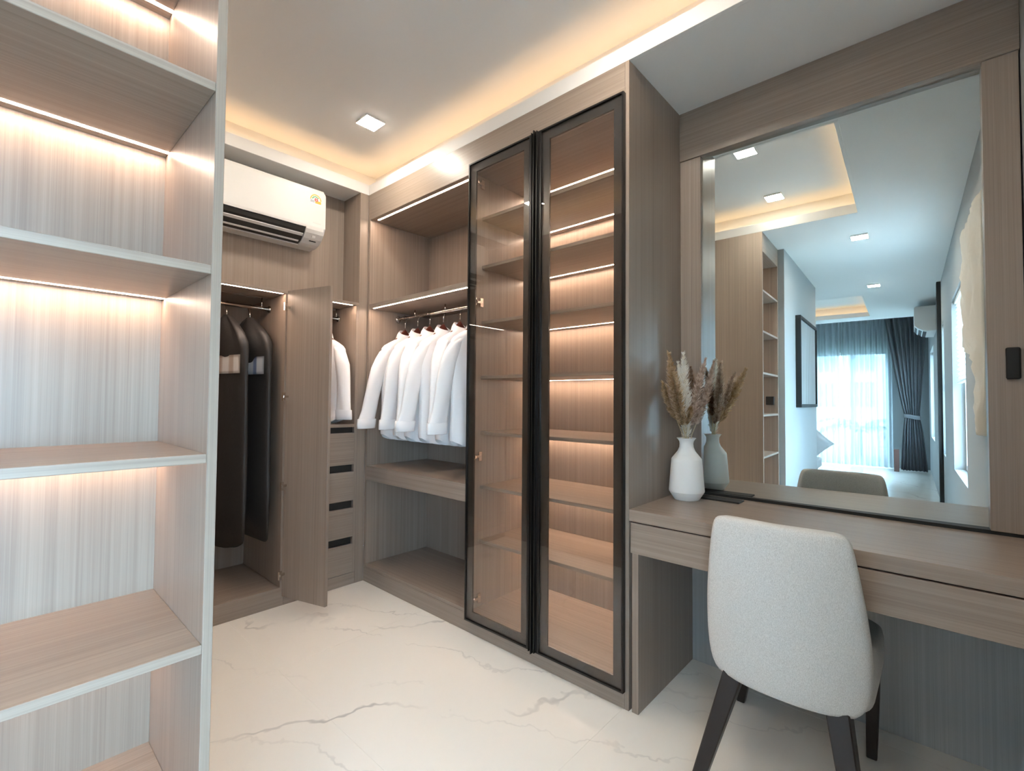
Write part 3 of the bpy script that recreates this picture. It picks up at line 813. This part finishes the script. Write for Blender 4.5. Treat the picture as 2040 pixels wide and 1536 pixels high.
def shirt(M_, label, group, seed, sleeve_out=0.075, length=0.645, sls=1.0):
    """neck at local z = -0.10 below the rail"""
    rnd = random.Random(seed)
    o = M_ @ Vector((0, 0, -0.1))
    root = thing('shirt', label, 'shirt', tuple(o), group)
    ZN = -0.128
    ph = rnd.uniform(0, 6)
    def fold(a, z):
        k = min(1.0, max(0.0, (-(z) - 0.2) / 0.4))
        return 1 + k * (0.22 * math.sin(5 * a + ph + 3 * z) + 0.12 * math.sin(9 * a + 2 * ph))
    lv = [(0.0, 0.046, 0.026), (-0.018, 0.070, 0.031), (-0.040, 0.112, 0.034), (-0.062, 0.150, 0.034), (-0.082, 0.170, 0.030), (-0.12, 0.176, 0.030), (-0.18, 0.172, 0.034),
          (-0.26, 0.168, 0.038), (-0.36, 0.165, 0.040), (-0.46, 0.164, 0.042), (-0.5, 0.166, 0.044), (-length + 0.03, 0.168, 0.045), (-length, 0.165, 0.045)]
    rings = []
    n = 44
    for zz, hw_, ht in lv:
        ring = []
        for k in range(n):
            a = 2 * math.pi * k / n
            c_, s_ = math.cos(a), math.sin(a)
            e = 0.7
            f = fold(a, zz)
            zt = ZN + zz
            if zz == -length: zt += 0.022 * math.cos(2 * a) * 1.0
            ring.append(M_ @ Vector((hw_ * math.copysign(abs(c_) ** e, c_), ht * math.copysign(abs(s_) ** e, s_) * f, zt)))
        rings.append(ring)
    bm = bmesh.new(); loft(bm, rings, True, False)
    bd = from_bm('body', bm, 'shirt', root, smooth=True)
    for sd in (-1, 1):
        rings = []
        so = sleeve_out * rnd.uniform(0.75, 1.2)
        vy = rnd.uniform(-0.010, 0.006)
        path = [(0.130, -0.070, 0.030, 0.022), (0.158, -0.098, 0.045, 0.027), (0.176, -0.15, 0.055, 0.028), (0.186 + so * 0.2, -0.21, 0.058, 0.027), (0.190 + so * 0.45, -0.30, 0.056, 0.025),
                (0.192 + so * 0.68, -0.39, 0.054, 0.023), (0.194 + so * 0.85, -0.475, 0.056, 0.022), (0.196 + so, -0.525, 0.060, 0.022)]
        path = [(u, z * (sls if z < -0.2 else 1), a_, b_) for u, z, a_, b_ in path]
        for i, (u, z, hw_, ht) in enumerate(path):
            ring = []
            for k in range(22):
                a = 2 * math.pi * k / 22
                f = 1 + 0.25 * math.sin(3 * a + ph + i * 0.9) * (i / 7)
                ring.append(M_ @ Vector((sd * (u - 0.012) + hw_ * 0.92 * math.cos(a), ht * math.sin(a) * f - 0.006 + vy * i, ZN + z + 0.10 * 0 + (-0.18 * hw_ * math.cos(a) * sd if i < 2 else 0.10 * hw_ * math.cos(a) * sd * 0)))) 
            rings.append(ring)
        bm = bmesh.new(); loft(bm, rings, True, False)
        sl = from_bm('sleeve', bm, 'shirt', root, smooth=True)
        rings = []
        u, z = path[-1][0], path[-1][1]
        for zz, g in ((0.0, 1.05), (-0.002, 1.10), (-0.030, 1.10), (-0.058, 1.08), (-0.060, 1.0), (-0.03, 0.9)):
            rings.append([M_ @ Vector((sd * (u - 0.012 + 0.004 * (-zz / 0.06)) + 0.058 * g * math.cos(a), 0.021 * g * math.sin(a) - 0.006 + vy * 7.2, ZN + z + zz)) for a in [2 * math.pi * k / 22 for k in range(22)]])
        bm = bmesh.new(); loft(bm, rings, False, False)
        from_bm('cuff', bm, 'shirt', sl, smooth=True)
    # collar: stand plus turned-down leaf with two points
    rings = []
    for rr, zz in ((1.0, -0.012), (0.94, 0.014), (0.90, 0.040), (1.02, 0.042), (1.22, 0.018), (1.42, -0.012)):
        ring = []
        for k in range(28):
            a = 2 * math.pi * k / 28
            pt = 0.0
            if rr > 1.15:
                dlt = min(abs(a - (1.5 * math.pi - 0.45)), abs(a - (1.5 * math.pi + 0.45)))
                pt = -0.030 * max(0, 1 - dlt / 0.5) * (rr - 1.1) / 0.26
            bk = (1 + math.sin(a)) / 2
            kz = (0.25 + 0.95 * bk) if zz > 0 else 1.0
            nr = 1 - (0.30 * bk if zz > 0.03 else 0)
            ring.append(M_ @ Vector((0.046 * rr * nr * math.cos(a), 0.030 * rr * math.sin(a) + (0.006 * bk if zz > 0.03 else 0), ZN + zz * kz + pt)))
        rings.append(ring)
    bm = bmesh.new(); loft(bm, rings, False, False)
    from_bm('collar', bm, 'shirt', root, smooth=True)
    # button placket down the front
    bm = bmesh.new()
    rings = []
    for k in range(13):
        z = -0.03 - 0.62 * k / 12
        w0 = 0.015
        ht = (0.034 if z > -0.2 else 0.044) * fold(1.5 * math.pi, z) + 0.002
        rings.append([M_ @ Vector((-w0, -ht, ZN + z)), M_ @ Vector((w0, -ht, ZN + z)), M_ @ Vector((w0, -ht + 0.004, ZN + z)), M_ @ Vector((-w0, -ht + 0.004, ZN + z))])
    loft(bm, rings)
    from_bm('placket', bm, 'shirt', root)
    return root

ords = ['first white shirt on the open rail, next to the corner post', 'second white shirt from the corner post on the open rail', 'third white shirt from the corner post on the open rail',
        'fourth white shirt from the corner post on the open rail', 'fifth white shirt from the corner post on the open rail', 'white shirt last on the open rail, beside the glass door']
for i, y in enumerate((2.605, 2.470, 2.345, 2.215, 2.065, 1.930)):
    M_ = frame((1.83, y, 1.672), Vector((math.cos(0.05 * math.sin(i * 2.1)), math.sin(0.05 * math.sin(i * 2.1)), 0)), Vector((0, 1, 0)))
    hanger(M_, 'dark red wooden hanger holding the ' + ords[i].replace(', next to the corner post', '').replace(', beside the glass door', '').replace(' from the corner post', '').replace(' on the open rail', '') + ' on the open rail', 'wooden hangers on the open rail')
    shirt(M_, ords[i], 'white shirts on the open rail', 20 + i, sleeve_out=(0.075, 0.03, 0.045, 0.05, 0.03, 0.05)[i])
M_ = frame((1.445, YROD, 1.664), Vector((0, 1, 0)), Vector((1, 0, 0)))
M_ = M_ @ Matrix.Rotation(-0.30, 4, 'Z')
hanger(M_, 'wooden hanger above the drawers holding a single white shirt', 'wooden hangers in the drawer wardrobe')
shirt(M_, 'single white shirt hanging above the four drawers behind the open door', 'white shirt above the drawers', 41, 0.05, 0.53, 0.88)

# garment bags
def garment_bag(x, label, cloth, seed, bottom):
    rnd = random.Random(seed)
    M_ = frame((x, YROD + 0.02, 1.664), Vector((0, 1, 0)), Vector((1, 0, 0))) @ Matrix.Rotation(-0.22, 4, 'Z')
    h = thing('clothes_hanger', 'metal hook hanger of the ' + label, 'hanger', tuple(M_ @ Vector((0, 0, -0.1))), 'hangers of the garment bags')
    pts = [M_ @ Vector((0.017 * math.cos(math.radians(t)), 0, -0.0015 + 0.017 * math.sin(math.radians(t)))) for t in range(200, -61, -26)]
    pts += [M_ @ Vector((0.0, 0, -0.035)), M_ @ Vector((0, 0, -0.09))]
    tube('hook', pts, 0.0028, 'chrome', h, 8)
    bm = bmesh.new()
    bm_tube(bm, [M_ @ Vector((-0.15, 0, -0.17)), M_ @ Vector((0, 0, -0.085)), M_ @ Vector((0.15, 0, -0.17))], 0.008, 8)
    from_bm('shoulder_bar', bm, 'hanger_wood', h, smooth=True)
    root = thing('garment_bag', label, 'garment bag', tuple(M_ @ Vector((0, 0, -0.3))), 'garment bags under the air conditioner')
    lv = [(-0.060, 0.018, 0.012), (-0.080, 0.05, 0.022), (-0.12, 0.105, 0.03), (-0.17, 0.160, 0.036), (-0.22, 0.195, 0.040), (-0.27, 0.203, 0.034), (-0.33, 0.205, 0.026), (-0.45, 0.205, 0.025), (-0.6, 0.207, 0.026), (-0.8, 0.210, 0.028),
          (-1.0, 0.212, 0.028), (-1.12, 0.212, 0.026), (bottom, 0.208, 0.012)]
    n = 40
    ph = rnd.uniform(0, 6)
    rings = []
    for i, (z, hw_, ht) in enumerate(lv):
        ring = []
        for k in range(n):
            a = 2 * math.pi * k / n
            c_, s_ = math.cos(a), math.sin(a)
            k_ = 1.0 if z > -0.26 else 0.3
            f = 1 + k_ * (0.25 * math.sin(4 * a + ph + 6 * z) + 0.15 * math.sin(7 * a - 9 * z))
            zz = z + (0.03 * math.sin(2 * a + ph) if i == len(lv) - 1 else 0)
            ring.append(M_ @ Vector((hw_ * math.copysign(abs(c_) ** 0.8, c_), ht * math.copysign(abs(s_) ** 0.7, s_) * f, zz)))
        rings.append(ring)
    bm = bmesh.new(); loft(bm, rings)
    from_bm('bag_body', bm, 'bag_fabric', root, smooth=True)
    bm = bmesh.new()
    # clear window on the side that faces the room; cloth shows through it
    u0, u1, za, zb = -0.190, 0.15, -0.390, -0.290
    grid = []
    for i in range(7):
        z = za + (zb - za) * i / 6
        row = []
        for j in range(17):
            u = u0 + (u1 - u0) * j / 16
            row.append(bm.verts.new(M_ @ Vector((u, -0.030 - 0.002 * math.sin(30 * u), z))))
        grid.append(row)
    for i in range(6):
        for j in range(16): bm.faces.new((grid[i][j], grid[i][j + 1], grid[i + 1][j + 1], grid[i + 1][j]))
    bmesh.ops.solidify(bm, geom=bm.faces[:], thickness=0.004)
    from_bm('clear_window', bm, cloth, root, smooth=True)
    return root
garment_bag(0.885, 'black garment bag with a clear window showing beige cloth', 'cloth_beige', 3, -1.31)
garment_bag(1.005, 'black garment bag with a clear window showing blue cloth', 'cloth_blue', 5, -1.28)

# ================================================================== AIR CONDITIONER (niche)
def air_conditioner(label, x0, x1, yw, sgn, z0, z1, depth, sticker):
    """yw: wall plane; sgn: direction out of the wall along y"""
    root = thing('air_conditioner', label, 'air conditioner', ((x0 + x1) / 2, yw, z0))
    H = z1 - z0
    def prof(pts): return [(yw + sgn * p * depth, z0 + q * H) for p, q in pts]
    full = prof([(0.001, 0.0), (0.45, 0.0), (0.62, 0.03), (0.80, 0.10), (0.93, 0.18), (0.985, 0.24), (1.0, 0.30), (1.0, 0.90), (0.985, 0.965), (0.95, 0.99), (0.90, 1.0), (0.001, 1.0)])
    upper = prof([(0.001, 0.0), (0.42, 0.0), (0.42, 0.12), (0.60, 0.30), (0.985, 0.262), (1.0, 0.30), (1.0, 0.90), (0.985, 0.965), (0.95, 0.99), (0.90, 1.0), (0.001, 1.0)])
    def ext(name, pr, xa, xb, mat, parent, bev=0.0):
        bm = bmesh.new()
        loft(bm, [[Vector((xa, y, z)) for y, z in pr], [Vector((xb, y, z)) for y, z in pr]])
        if bev: bmesh.ops.bevel(bm, geom=[e for e in bm.edges if abs(e.verts[0].co.x - e.verts[1].co.x) < 1e-6 and e.verts[0].co.x > xb - 1e-6], offset=bev, segments=3, affect='EDGES')
        return from_bm(name, bm, mat, parent)
    xe = x1 - 0.115
    bd = ext('casing', upper, x0, xe, 'ac_plastic', root)
    ext('end_casing', full, xe, x1, 'ac_plastic', root, 0.010)
    ext('outlet', prof([(0.425, 0.02), (0.43, 0.11), (0.60, 0.295), (0.955, 0.255), (0.90, 0.190), (0.62, 0.055)]), x0 + 0.01, xe - 0.001, 'dark_recess', root)
    ext('air_vane', prof([(0.600, 0.030), (0.640, 0.046), (0.642, 0.054), (0.600, 0.040)]), x0 + 0.02, xe - 0.015, 'ac_plastic', root)
    ext('air_vane', prof([(0.795, 0.112), (0.860, 0.146), (0.863, 0.157), (0.795, 0.124)]), x0 + 0.02, xe - 0.006, 'ac_plastic', root)
    for k in range(6):
        xx = xe - 0.02 - k * 0.10
        if xx > x0 + 0.05:
            box('vane_bracket', (xx - 0.003, min(yw + sgn * 0.62 * depth, yw + sgn * 0.8 * depth), z0 + 0.13 * H), (xx + 0.003, max(yw + sgn * 0.62 * depth, yw + sgn * 0.8 * depth), z0 + 0.16 * H), 'ac_plastic', root, 0)
    if sticker:
        yf_ = yw + sgn * (depth + 0.0004)
        cx, cz, R_ = x1 - 0.062, z0 + 0.78 * H, 0.034
        def disc(name, c, rad, a0, a1, mat, lift, parent, inner=0.0):
            bm = bmesh.new(); n = 24
            o_ = [bm.verts.new((c[0] + rad * math.cos(a0 + (a1 - a0) * k / n), yf_ + sgn * lift, c[1] + rad * math.sin(a0 + (a1 - a0) * k / n))) for k in range(n + 1)]
            if inner:
                i_ = [bm.verts.new((c[0] + inner * math.cos(a0 + (a1 - a0) * k / n), yf_ + sgn * lift, c[1] + inner * math.sin(a0 + (a1 - a0) * k / n))) for k in range(n + 1)]
                for k in range(n): bm.faces.new((o_[k], o_[k + 1], i_[k + 1], i_[k]))
            else: bm.faces.new(o_)
            return from_bm(name, bm, mat, parent)
        st = disc('energy_sticker', (cx, cz), R_, -0.05, math.pi + 0.05, 'sticker_white', 0.0002, root)
        st['label'] = 'round yellow and green energy rating sticker'
        disc('sticker_print', (cx, cz), R_, 0.0, math.pi, 'sticker_orange', 0.0004, st, R_ * 0.80)
        for k in range(5):
            a = math.pi * (0.28 + 0.145 * k)
            disc('sticker_print', (cx + R_ * 0.6 * math.cos(a), cz + R_ * 0.6 * math.sin(a)), R_ * 0.13, 0, 2 * math.pi, 'sticker_green', 0.0005, st)
        box('sticker_print', (cx - R_, yf_ - 0.0003, cz - R_ * 0.75), (cx + R_, yf_ + 0.0003, cz), 'sticker_white', st, 0)
        box('sticker_print', (cx - R_ * 0.1, yf_ - 0.0006, cz - R_ * 0.55), (cx + R_ * 0.95, yf_ + 0.0006, cz - R_ * 0.05), 'sticker_orange', st, 0)
        box('sticker_print', (cx - R_ * 0.95, yf_ - 0.0006, cz - R_ * 0.5), (cx - R_ * 0.2, yf_ + 0.0006, cz - R_ * 0.05), 'sticker_grey', st, 0)
        disc('sticker_print', (cx + R_ * 0.08, cz + R_ * 0.08), R_ * 0.32, 0, 2 * math.pi, 'sticker_red', 0.0009, st)
        q = R_ * 0.11
        cxx, czz = cx + R_ * 0.08, cz + R_ * 0.08
        five = [(-1, 1.4, 1, 1.8), (-1, 0, -0.6, 1.4), (-1, -0.1, 1, 0.3), (0.6, -1.4, 1, -0.1), (-1, -1.8, 1, -1.4)]
        boxes('sticker_numeral', [((cxx + q * a, yf_ - 0.0014, czz + q * b_), (cxx + q * c, yf_ + 0.0014, czz + q * d)) for a, b_, c, d in five], 'sticker_white', st)
        boxes('printed_mark', [((x1 - 0.075 + 0.006 * k, yf_ - 0.0004, z0 + 0.36 * H), (x1 - 0.0715 + 0.006 * k, yf_ + 0.0004, z0 + 0.375 * H)) for k in range(8)], 'print_grey', root)
        bx = box('display_window', (x1 - 0.075, 0, 0), (x1 - 0.035, 0.004, 0.007), 'black_plastic', root, 0, Matrix.Translation((0, yw + sgn * 0.735 * depth, z0 + 0.062 * H)) @ Matrix.Rotation(0.4, 4, 'X'))
        box('receiver', (x1 - 0.07, 0, 0), (x1 - 0.05, 0.004, 0.012), 'print_grey', root, 0, Matrix.Translation((0, yw + sgn * 0.86 * depth, z0 + 0.118 * H)) @ Matrix.Rotation(0.5, 4, 'X'))
    return root
air_conditioner('white wall air conditioner with a round sticker above the garment bags', 0.52, 1.338, 2.9175, -1, 2.058, 2.388, 0.185, True)

# ================================================================== CEILING LIGHTS
def downlight(x, y, z, label, s=0.056):
    root = thing('ceiling_light', label, 'ceiling light', (x, y, z), 'square surface ceiling lights')
    box('light_body', (x - s, y - s, z - 0.012), (x + s, y + s, z - 0.0002), 'white_plastic', root, 0.002)
    box('diffuser', (x - s + 0.003, y - s + 0.003, z - 0.0128), (x + s - 0.003, y + s - 0.003, z - 0.0118), 'downlight', root, 0)
downlight(1.345, 2.255, HU, 'square white ceiling light in the recess above the open wardrobe')
downlight(0.47, 2.255, HU, 'square ceiling light at the back of the recess, behind the bookcase')
downlight(1.235, 0.81, HU, 'upper of two square ceiling lights in the recess reflected in the mirror')
downlight(0.43, 0.81, HU, 'lower of two square ceiling lights in the recess reflected in the mirror')
downlight(-0.31, 0.36, HS, 'nearer square corridor ceiling light reflected in the mirror')
downlight(-2.29, 0.36, HS, 'farther square corridor ceiling light reflected in the mirror')
downlight(-3.75, 0.95, HU, 'square ceiling light in the bedroom recess reflected in the mirror')

# ================================================================== CORRIDOR AND BEDROOM (seen in the mirror)
pf = thing('framed_picture', 'tall framed abstract line picture on the white corridor wall', 'picture', (-1.3, YWALL, 1.5))
x0, x1, z0, z1 = -1.80, -0.80, 1.10, 1.955
yy = YWALL - 0.0005
for lo, hi in (((x0, yy - 0.045, z0), (x1, yy, z0 + 0.03)), ((x0, yy - 0.045, z1 - 0.03), (x1, yy, z1)), ((x0, yy - 0.045, z0 + 0.03), (x0 + 0.03, yy, z1 - 0.03)), ((x1 - 0.03, yy - 0.045, z0 + 0.03), (x1, yy, z1 - 0.03))):
    box('picture_frame', lo, hi, 'black_plastic', pf, 0.002)
box('canvas', (x0 + 0.03, yy - 0.03, z0 + 0.03), (x1 - 0.03, yy - 0.002, z1 - 0.03), 'canvas', pf, 0)

# carved relief on the wall beside the camera
bm = bmesh.new()
nx, nz = 26, 44
def relief_edge(t):
    return 0.5 + 0.5 * noise.noise(Vector((t * 7, 3.1, 0)))
gridf, gridb = [], []
for j in range(nz + 1):
    t = j / nz
    z = 1.00 + 1.12 * t
    xa_ = 0.95 - (0.62 * min(1, max(0, (t - 0.32) * 9))) - 0.10 * relief_edge(t)
    xb_ = 1.22 + 0.05 * relief_edge(t + 5)
    rf, rb = [], []
    for i in range(nx + 1):
        x = xa_ + (xb_ - xa_) * i / nx
        edge = min(1, min(i, nx - i) / 3)
        h = 0.012 + 0.028 * edge * (0.55 + 0.7 * noise.noise(Vector((x * 9, z * 6, 1.7))) + 0.35 * noise.noise(Vector((x * 26, z * 20, 0.3))))
        rf.append(bm.verts.new((x, YR + max(0.004, h), z))); rb.append(bm.verts.new((x, YR + 0.0005, z)))
    gridf.append(rf); gridb.append(rb)
for j in range(nz):
    for i in range(nx):
        bm.faces.new((gridf[j][i], gridf[j][i + 1], gridf[j + 1][i + 1], gridf[j + 1][i]))
        bm.faces.new((gridb[j][i], gridb[j + 1][i], gridb[j + 1][i + 1], gridb[j][i + 1]))
for j in range(nz):
    for i in (0, nx): bm.faces.new((gridf[j][i], gridf[j + 1][i], gridb[j + 1][i], gridb[j][i]))
for i in range(nx):
    for j in (0, nz): bm.faces.new((gridf[j][i], gridf[j][i + 1], gridb[j][i + 1], gridb[j][i]))
o = from_bm('wall_relief', bm, 'plaster_relief', None, smooth=True)
tag(o, 'rough cream plaster relief hung on the side wall, at the mirror edge', 'wall art')

air_conditioner('white wall air conditioner in the bedroom beside the grey drape', -4.4, -3.6, YR + 0.0005, 1, 2.06, 2.375, 0.21, False)

# sheer curtains and drape
def curtain(name, label, cat, xc, ya_, yb_, za, zb, folds, amp, mat, thick=0.0, prof=None, group=None):
    bm = bmesh.new()
    ny, nz_ = folds * 10, 24
    g = []
    for j in range(nz_ + 1):
        t = j / nz_
        z = za + (zb - za) * t
        row = []
        for i in range(ny + 1):
            s = i / ny
            if prof: c0, c1, am = prof(z)
            else: c0, c1, am = ya_, yb_, amp
            y = c0 + (c1 - c0) * s
            x = xc + am * math.sin(2 * math.pi * folds * s + 0.6 * math.sin(3 * t + 9 * s)) + 0.3 * am * math.sin(2 * math.pi * folds * 0.37 * s + 2 * t)
            row.append(bm.verts.new((x, y, z)))
        g.append(row)
    for j in range(nz_):
        for i in range(ny): bm.faces.new((g[j][i], g[j][i + 1], g[j + 1][i + 1], g[j + 1][i]))
    if thick: bmesh.ops.solidify(bm, geom=bm.faces[:], thickness=thick)
    o = from_bm(name, bm, mat, None, smooth=True)
    return o
o = curtain('sheer_curtain', '', '', -6.52, 0.30, 1.05, 0.015, 2.70, 9, 0.035, 'sheer')
tag(o, 'right half of the white sheer curtains over the bedroom window', 'curtain', 'sheer curtains over the bedroom window')
o = curtain('sheer_curtain', '', '', -6.52, 1.06, 2.55, 0.015, 2.70, 16, 0.035, 'sheer')
tag(o, 'left half of the white sheer curtains over the bedroom window', 'curtain', 'sheer curtains over the bedroom window')
def dprof(z):
    if z > 0.93:
        t = (z - 0.93) / (2.7 - 0.93)
        e = t ** 0.8
        return (-0.055 - 0.125 * e, 0.13 + 0.27 * e, 0.03 + 0.015 * e)
    t = (0.93 - z) / 0.93
    e = t ** 0.6
    return (-0.055 - 0.10 * e, 0.13 + 0.07 * e, 0.03 + 0.02 * e)
dth = thing('drape', 'dark grey drape gathered by a tie beside the sheer curtains', 'curtain', (-6.3, 0.05, 0))
dp = curtain('drape_cloth', '', '', -6.33, 0, 0, 0.01, 2.70, 8, 0.04, 'drape', 0.004, dprof)
dp.parent = dth; dp.data.transform(Matrix.Translation(-dth.location))
bm = bmesh.new()
rings = []
for z, g in ((0.89, 1.0), (0.895, 1.06), (0.955, 1.06), (0.96, 1.0)):
    rings.append([Vector((-6.33 + 0.065 * g * math.cos(a), 0.038 + 0.108 * g * math.sin(a), z + 0.02 * math.sin(a))) for a in [2 * math.pi * k / 24 for k in range(24)]])
loft(bm, rings, False, False)
bmesh.ops.solidify(bm, geom=bm.faces[:], thickness=0.004)
from_bm('tie_back', bm, 'drape', dth, smooth=True)
bn = box('waste_bin', (-6.25, 0.215, 0.0), (-6.10, 0.285, 0.37), 'brown_leather', None, 0.006, seg=2)
tag(bn, 'slim brown bin on the floor beside the gathered grey drape', 'bin')

# bench with a cushion just past the corridor corner
be = thing('bench', 'low upholstered grey bench past the corridor corner, under a cushion', 'bench', (-2.9, 1.45, 0))
box('bench_seat', (-3.3, 0.98, 0.30), (-2.3, 1.9, 0.42), 'grey_cushion', be, 0.02, seg=3)
for px_, py_ in ((-3.24, 1.04), (-2.36, 1.04), (-3.24, 1.84), (-2.36, 1.84)):
    box('leg', (px_ - 0.02, py_ - 0.02, 0), (px_ + 0.02, py_ + 0.02, 0.302), 'dark_leg', be, 0.002)
bm = bmesh.new()
g = {}
nn = 12
for sgn in (1, -1):
    for i in range(nn + 1):
        for j in range(nn + 1):
            u, v = -1 + 2 * i / nn, -1 + 2 * j / nn
            if sgn < 0 and (i in (0, nn) or j in (0, nn)): g[(sgn, i, j)] = g[(1, i, j)]; continue
            h = 0.07 * ((1 - u ** 4) * (1 - v ** 4)) ** 0.6
            p = Vector((0.19 * u * (1 - 0.08 * (1 - v * v)), 0.19 * v * (1 - 0.08 * (1 - u * u)), sgn * h))
            g[(sgn, i, j)] = bm.verts.new(p)
    for i in range(nn):
        for j in range(nn): bm.faces.new((g[(sgn, i, j)], g[(sgn, i + 1, j)], g[(sgn, i + 1, j + 1)], g[(sgn, i, j + 1)]))
bmesh.ops.transform(bm, matrix=Matrix.Translation((-2.55, 1.03, 0.66)) @ Matrix.Rotation(math.radians(82), 4, 'Y') @ Matrix.Rotation(math.radians(45), 4, 'Z'), verts=bm.verts)
o = from_bm('cushion', bm, 'grey_cushion', None, smooth=True)
tag(o, 'grey square cushion standing on its corner on the bench', 'cushion')

# outdoors beyond the bedroom window
gnd = tag(struct(boxes('ground', [((-30, -14, -0.4), (FX - 0.13, 14, -0.06)), ((FX - 0.13, -14, -0.4), (8, yo - 0.01, -0.06))], 'paving')), None)
pool = boxes('pool_water', [((-12.2, -3, -0.06), (-11.5, 5, -0.055))], 'water'); tag(pool, 'pale blue pool strip beyond the bedroom window', 'pool')
gw2 = box('garden_wall', (-12.6, -8, -0.06), (-12.4, 10, 0.55), 'concrete', None, 0.01); tag(gw2, 'low pale garden wall beyond the bedroom window', 'garden wall')
bl = thing('apartment_building', 'pale apartment block far beyond the bedroom curtains', 'building', (-24, 4, -0.1))
box('building_wall', (-27, -6.0, -0.1), (-22, 13, 10), 'building', bl, 0)
for r in range(5):
    for c in range(9):
        box('window', (-22.02, -3.0 + c * 1.4, 1.0 + r * 1.6), (-21.98, -2.1 + c * 1.4, 2.1 + r * 1.6), 'sticker_grey', bl, 0)
def palm(x, y, h, label, seed):
    rnd = random.Random(seed)
    root = thing('garden_palm', label, 'palm', (x, y, -0.06), 'palms beyond the bedroom window')
    tube('stem', [(x, y, -0.06), (x + 0.03, y, h * 0.35)], [0.05, 0.035], 'trunk', root, 8)
    for k in range(11):
        a = 2 * math.pi * k / 11 + rnd.uniform(-0.2, 0.2)
        ln = h * rnd.uniform(0.55, 0.8); lift = rnd.uniform(0.5, 1.2)
        bm = bmesh.new()
        d = Vector((math.cos(a), math.sin(a), 0)); sd = Vector((-d.y, d.x, 0))
        base = Vector((x + 0.03, y, h * 0.35))
        pts = []
        for q in range(8):
            s = q / 7
            pts.append(base + d * ln * s * 0.8 + Vector((0, 0, ln * (lift * s - 0.9 * s * s))))
        for q in range(7):
            for t_ in (0.0, 0.5):
                p = pts[q].lerp(pts[q + 1], t_)
                for sg in (-1, 1):
                    e = p + sd * sg * 0.28 * ln * math.sin(math.pi * (0.12 + 0.86 * (q + t_) / 7)) + d * 0.12 * ln + Vector((0, 0, -0.08 * ln))
                    w_ = d * 0.022 * h
                    bm.faces.new([bm.verts.new(v) for v in (p - w_, p + w_, e)])
        from_bm('leaf', bm, 'leaf', root)
palm(-8.6, 0.9, 1.7, 'broad palm nearest the bedroom window, behind the sheer curtains', 1)
palm(-10.2, 3.6, 1.9, 'tall palm left of the other palms beyond the bedroom window', 2)
palm(-10.0, -1.6, 1.7, 'palm right of the other palms beyond the bedroom window', 3)
